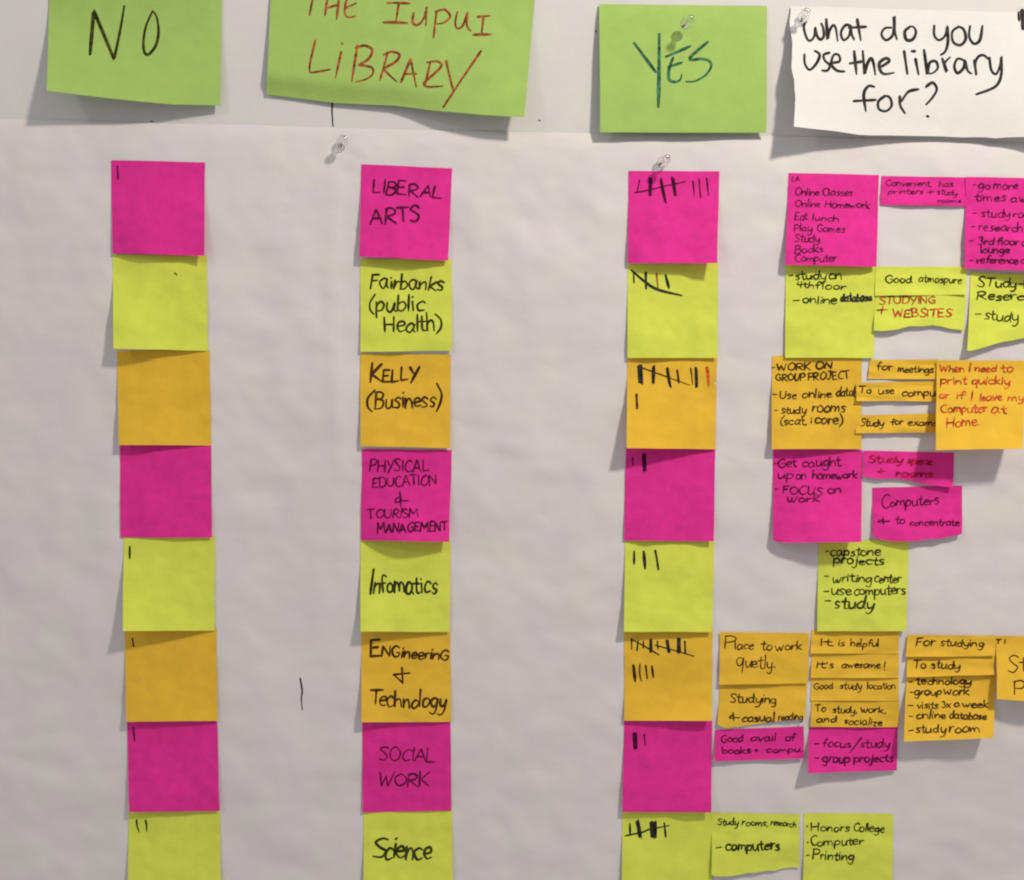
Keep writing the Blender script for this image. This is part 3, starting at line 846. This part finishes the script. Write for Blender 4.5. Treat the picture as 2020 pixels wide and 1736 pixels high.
note([(1703, 889), (1882, 893), (1880, 957), (1703, 940)], 'pink_paper', 'torn pink strip with faint red writing, right end in shadow', (2.5, 4), GR, inkm='faint_plum_ink', tuck=0, layer=1, name='note_strip', cat='note strip',
     bottom=[(1703, 938), (1712, 942), (1735, 945), (1765, 944), (1785, 946), (1815, 953), (1835, 957), (1880, 962)],
     text=[[('Study', 1713, 912, 1780, 912, 8.5, 3), ('space', 1789, 914, 1838, 917, 8, 3)], [('+', 1731, 937, 1743, 937, 9, 3), ('rooms', 1766, 939, 1840, 942, 8, 3.1)]])
note([(1721, 962), (1898, 958), (1898, 1056), (1722, 1062)], 'pink_paper', 'torn pink note reading Computers and to concentrate', (4, 3), GR, inkm=K, tuck=0, bulge=3,
     bottom=[(1722, 1058), (1732, 1063), (1755, 1067), (1780, 1068), (1810, 1067), (1835, 1063), (1850, 1063.5), (1870, 1058), (1885, 1057), (1898, 1053)],
     text=[[('C', 1737, 1001, 1753, 1001, cap(27), 2.7), ('omputers', 1755, 1000, 1852, 995, 11, 2.7)], [('&', 1729, 1034, 1752, 1034, 9, 2.6), ('to', 1765, 1033, 1784, 1033, 9, 2.5), ('concentrate', 1794, 1037, 1892, 1037, 7.5, 2.6)]])
note([(1615, 1074), (1793, 1068), (1788, 1245), (1612, 1245)], 'lime_paper', 'lime sticky note listing capstone projects and writing center', (3, 5), GR, inkm=B,
     text=[[('-', 1628, 1091, 1635, 1091, 9, 2.6), ('capstone', 1637, 1096, 1736, 1095, 10.5, 3)], [('projects', 1643, 1112, 1743, 1115, 10, 3)], [('-', 1625, 1143, 1636, 1142, 10, 2.5), ('writing', 1642, 1148, 1719, 1149, 10.5, 2.8), ('center', 1724, 1149, 1776, 1149, 11, 2.9)],
           [('-', 1624, 1171, 1635, 1170, 9, 2.4), ('use', 1638, 1174, 1679, 1174, 11, 2.7), ('computers', 1684, 1174, 1786, 1172, 11, 2.8)], [('-', 1626, 1195, 1638, 1197, 16, 2.8), ('study', 1644, 1199, 1722, 1202, 14.5, 3.4)]])
GE = 'orange answer slips beside the engineering tally'
note([(1420, 1350), (1592, 1350), (1589, 1416), (1416, 1434)], 'orange_paper', 'torn orange slip reading Studying & casual reading', (3, 4), GE, inkm=O, tuck=6,
     bottom=[(1416, 1429), (1424, 1433), (1434, 1437), (1450, 1434), (1475, 1431), (1505, 1427), (1515, 1424), (1550, 1421), (1589, 1417)],
     text=[[('Studying', 1439, 1385, 1530, 1388, 11, 2.8)], [('&', 1437, 1421, 1456, 1421, 11.5, 3), ('casual', 1463, 1424, 1527, 1423, 9.5, 3), ('reading', 1535, 1422, 1583, 1420, 8, 2.4)]])
note([(1420, 1247), (1596, 1249), (1594, 1348), (1419, 1351)], 'orange_paper', 'orange slip reading Place to work quetly', (3.5, 1.5), GE, inkm=O, tuck=0, layer=2,
     text=[[('P', 1428, 1279, 1450, 1279, cap(25), 2.5), ('lace', 1449, 1280, 1486, 1280, 10, 2.5), ('to', 1500, 1281, 1522, 1282, 10, 2.5), ('work', 1529, 1284, 1581, 1281, 9.5, 2.5)], [('Quetly.', 1450, 1317, 1529, 1318, 13.5, 2.6)]])
for y0, y1, lab, tx in [
    (1384, 1434, 'lowest orange slip of its stack, reading To study, work, and socialize',
     [[('To', 1608, 1404, 1628, 1404, 8, 2.5), ('study,', 1642, 1406, 1690, 1407, 8, 2.5), ('work,', 1697, 1405, 1747, 1407, 8, 2.5)], [('and', 1610, 1425, 1649, 1425, 8, 2.6), ('socialize', 1664, 1428, 1740, 1432, 8, 2.4)]]),
    (1340, 1382, 'orange slip reading Good study location', [[('Good', 1605, 1360, 1643, 1358, 8, 2.3), ('study', 1656, 1359, 1699, 1360, 8, 2.3), ('location', 1710, 1359, 1766, 1359, 8, 2.3)]]),
    (1292, 1337, "orange slip reading It's awesome!", [[('It', 1607, 1318, 1627, 1318, 8, 2.6), ("'s", 1630, 1318, 1643, 1318, 8, 2.4), ('awesome', 1660, 1317, 1736, 1318, 7.5, 2.6), ('!', 1741, 1321, 1746, 1321, 9, 2.2)]]),
    (1247, 1289, 'topmost orange slip of its stack, reading It is helpful', [[('It', 1616, 1275, 1640, 1275, 8, 2.6), ('is', 1653, 1274, 1665, 1274, 8, 2.4), ('helpful', 1677, 1276, 1733, 1276, 8.5, 2.5)]])]:
    note([(1601, y0), (1774, y0 + 1), (1772, y1 + .5), (1599, y1)], 'orange_paper', lab, (2.2, 1.2), GE, inkm=O, tuck=4, name='note_strip', cat='note strip', text=tx)
note([(1788, 1332), (1964, 1334), (1960, 1456), (1783, 1463)], 'orange_paper', 'orange note listing technology, group work, visits and study room', (16, 17), GE, inkm=O, tuck=4, t0=.1, power=1.3,
     text=[[('-', 1793, 1350, 1801, 1350, 8, 2.4), ('technology', 1807, 1350, 1915, 1350, 9, 3)], [('-', 1794, 1370, 1802, 1370, 9, 2.6), ('group', 1803, 1371, 1856, 1372, 9, 3), ('work', 1861, 1370, 1911, 1371, 9.5, 3)],
           [('-', 1791, 1396, 1801, 1396, 9, 2.5), ('visits', 1809, 1397, 1850, 1398, 8.5, 2.5), ('3x', 1857, 1396, 1874, 1396, 7.5, 2.7), ('a', 1881, 1394, 1893, 1394, 7, 2.6), ('week', 1898, 1395, 1948, 1396, 8, 2.9)],
           [('-', 1791, 1418, 1800, 1418, 9, 2.2), ('online', 1807, 1418, 1865, 1418, 9.5, 2.7), ('database', 1872, 1418, 1945, 1420, 9, 3)], [('-', 1791, 1445, 1802, 1444, 10, 2.5), ('study', 1805, 1445, 1865, 1446, 10, 2.8), ('room', 1871, 1445, 1932, 1445, 10.5, 2.9)]])
note([(1790, 1297), (1963, 1295), (1962, 1331), (1788, 1336)], 'orange_paper', 'orange slip reading To study, above the technology note', (3.5, 3), GE, inkm=O, tuck=4, layer=2, name='note_strip', cat='note strip',
     text=[[('To', 1801, 1318, 1826, 1318, 9, 2.8), ('study', 1836, 1318, 1893, 1319, 9, 2.7)]])
note([(1790, 1253), (1965, 1254), (1963, 1294), (1787, 1296)], 'orange_paper', 'orange slip reading For studying', (4, 1.5), GE, inkm=O, tuck=0, layer=3, name='note_strip', cat='note strip',
     text=[[('For', 1806, 1275, 1844, 1273, 9.5, 2.7), ('studying', 1855, 1273, 1939, 1277, 9, 2.7)]])
note([(1965, 1254), (2124, 1257), (2122, 1390), (1967, 1379)], 'orange_paper', 'orange note cut by the right edge, starting St', (16, 20), GE, inkm=O, tuck=0, layer=1, t0=.1, power=1.3,
     text=[[('St', 1987, 1326, 2024, 1326, cap(34), 2.7), ('udy', 2026, 1327, 2076, 1328, 18, 2.6)], [('P', 1999, 1369, 2022, 1369, cap(28), 2.8), ('rint', 2021, 1368, 2060, 1369, 15, 2.6)]],
     marks=[([(1964, 1261), (1972, 1262), (1976, 1260)], 2.6, O, 'ink_mark'), ([(1970, 1261), (1969, 1270)], 2.6, O, 'ink_mark'), ([(1983, 1261), (1982, 1270)], 2.4, O, 'ink_mark')])
note([(1411, 1443), (1586, 1436), (1586, 1496), (1410, 1502)], 'pink_paper', 'pink strip reading Good avail of books + compu', (4.5, 2), GR, inkm=K, tuck=3, name='note_strip', cat='note strip', t0=.05, power=1.2,
     text=[[('Good', 1421, 1465, 1465, 1463, 8, 2.6), ('avail', 1480, 1462, 1529, 1462, 8, 2.6), ('of', 1549, 1462, 1567, 1461, 8, 2.7)], [('books', 1424, 1487, 1480, 1486, 7.5, 2.8), ('+', 1487, 1484, 1496, 1484, 7, 2.5), ('compu.', 1511, 1484, 1583, 1483, 7, 2.6)]])
note([(1596, 1438), (1771, 1437), (1769, 1520), (1594, 1525)], 'pink_paper', 'pink strip reading focus/study and group projects', (14, 3), GR, inkm=K, tuck=4, name='note_strip', cat='note strip', t0=.05, power=1.3,
     text=[[('-', 1607, 1473, 1617, 1473, 9, 2.5), ('focus', 1622, 1473, 1678, 1474, 9.5, 2.6), ('/', 1678, 1479, 1694, 1479, 13, 2.6), ('study', 1696, 1474, 1754, 1475, 9.5, 2.7)],
           [('-', 1608, 1501, 1617, 1501, 9, 2.5), ('group', 1622, 1504, 1676, 1505, 10, 3.1), ('projects', 1684, 1503, 1761, 1502, 9.5, 3.1)]])
note([(1404, 1604), (1577, 1606), (1575, 1710), (1403, 1730)], 'lime_paper', 'torn lime note reading Study rooms and computers', (5, 2), GR, inkm=B, tuck=0, layer=1,
     bottom=[(1404, 1726), (1412, 1729), (1440, 1729), (1458, 1726), (1475, 1722), (1490, 1722), (1515, 1717), (1528, 1718), (1545, 1712), (1560, 1711), (1577, 1711)],
     text=[[('Study', 1415, 1627, 1456, 1628, 7.5, 2.4), ('rooms,', 1463, 1628, 1515, 1630, 7.5, 2.4), ('research', 1520, 1628, 1570, 1632, 6.8, 2.1)], [('-', 1412, 1676, 1423, 1676, 10, 2.8), ('computers', 1430, 1679, 1537, 1676, 11.5, 3.4)]])
note([(1586, 1604), (1762, 1605), (1760, 1784), (1584, 1784)], 'lime_paper', 'lime sticky note listing Honors College, Computer and Printing', (5, 4), GR, inkm=B, tuck=0,
     text=[[('.', 1590, 1631, 1594, 1631, 9, 3.2), ('Honors', 1599, 1640, 1676, 1640, 9, 2.8), ('College', 1682, 1640, 1744, 1642, 9, 2.7)], [('.', 1591, 1663, 1595, 1663, 9, 3.2), ('C', 1599, 1669, 1611, 1669, cap(18), 2.8), ('omputer', 1611, 1669, 1702, 1666, 9.5, 2.8)],
           [('-', 1591, 1691, 1598, 1691, 8, 2.5), ('Printing', 1602, 1695, 1683, 1697, 10.5, 2.9)]])

# ---- loose pen lines on the two sheets
rnd = random.Random(4)
write(upper, upper.location, upper_h, [([(655.5, 196), (655, 222), (657, 249)], 3.2)], 'black_ink', name='pen_line', rnd=rnd)
for pts, w in (([(1063.5, 237), (1066, 238.5)], 2.6), ([(1175, 60), (1177, 63)], 2.6)):
    write(upper, upper.location, upper_h, [(pts, w)], 'grey_ink', name='pin_hole', rnd=rnd)
write(lower, lower.location, lower_h, [([(592, 1338), (596, 1362), (594.5, 1380), (596.5, 1400)], 3)], 'grey_ink', name='pen_line', rnd=rnd)
write(upper, upper.location, upper_h, [([(297, 239), (303, 240)], 2)], 'grey_ink', name='pin_hole', rnd=rnd)


# ------------------------------------------------------------------ clear push pins
def lathe(profile, axis_o, axis_d, seg=28):
    d = axis_d.normalized()
    a = d.orthogonal().normalized()
    b2 = d.cross(a)
    V, Fc = [], []
    for r, z in profile:
        for k in range(seg):
            t = 2 * math.pi * k / seg
            V.append(axis_o + d * z + (a * math.cos(t) + b2 * math.sin(t)) * r)
    for j in range(len(profile) - 1):
        for k in range(seg):
            k2 = (k + 1) % seg
            Fc.append((j * seg + k, j * seg + k2, (j + 1) * seg + k2, (j + 1) * seg + k))
    Fc.append(tuple(range(seg))[::-1])
    Fc.append(tuple((len(profile) - 1) * seg + k for k in range(seg)))
    return V, Fc


def push_pin(x, y, surf, tilt, label):
    p = P(x, y, surf)
    d = Vector((tilt[0], -1.0, tilt[1])).normalized()
    root = bpy.data.objects.new('push_pin', None)
    COL.objects.link(root)
    root.location = p
    root.empty_display_size = 0.01
    tag(root, label, 'push pin', 'clear push pins')
    z = Vector((0, 0, 0))
    V, Fc = lathe([(0.0001, -0.0016), (0.0006, -0.0006), (0.0006, 0.0055)], z, d, 10)
    link_mesh('needle', V, Fc, 'steel', parent=root, smooth=True)
    mm = 0.001
    prof = [(0.6, 4.0), (4.2, 4.0), (4.9, 4.5), (4.9, 5.3), (4.3, 6.0), (3.0, 6.6), (2.5, 8.0), (2.3, 11), (2.5, 14), (3.0, 15.4), (3.7, 16.2), (3.9, 17.0), (3.7, 17.8), (2.6, 18.3), (0.5, 18.5)]
    V, Fc = lathe([(r * mm * .92, h * mm * .95) for r, h in prof], z, d)
    link_mesh('handle', V, Fc, 'clear_plastic', parent=root, smooth=True)


push_pin(673, 284, lower_h(673, 284), (.26, .02), 'clear push pin in the paper just under the large LIBRARY note')
push_pin(1303, 323, lower_h(1303, 323), (.14, .04), 'clear push pin just above the pink crossed tally note')
push_pin(1349, 50, 0.0105, (.14, -.04), 'clear push pin stuck through the green YES note')
push_pin(1582, 38, 0.0048, (-.12, .0), 'clear push pin at the corner of the torn white paper slip')
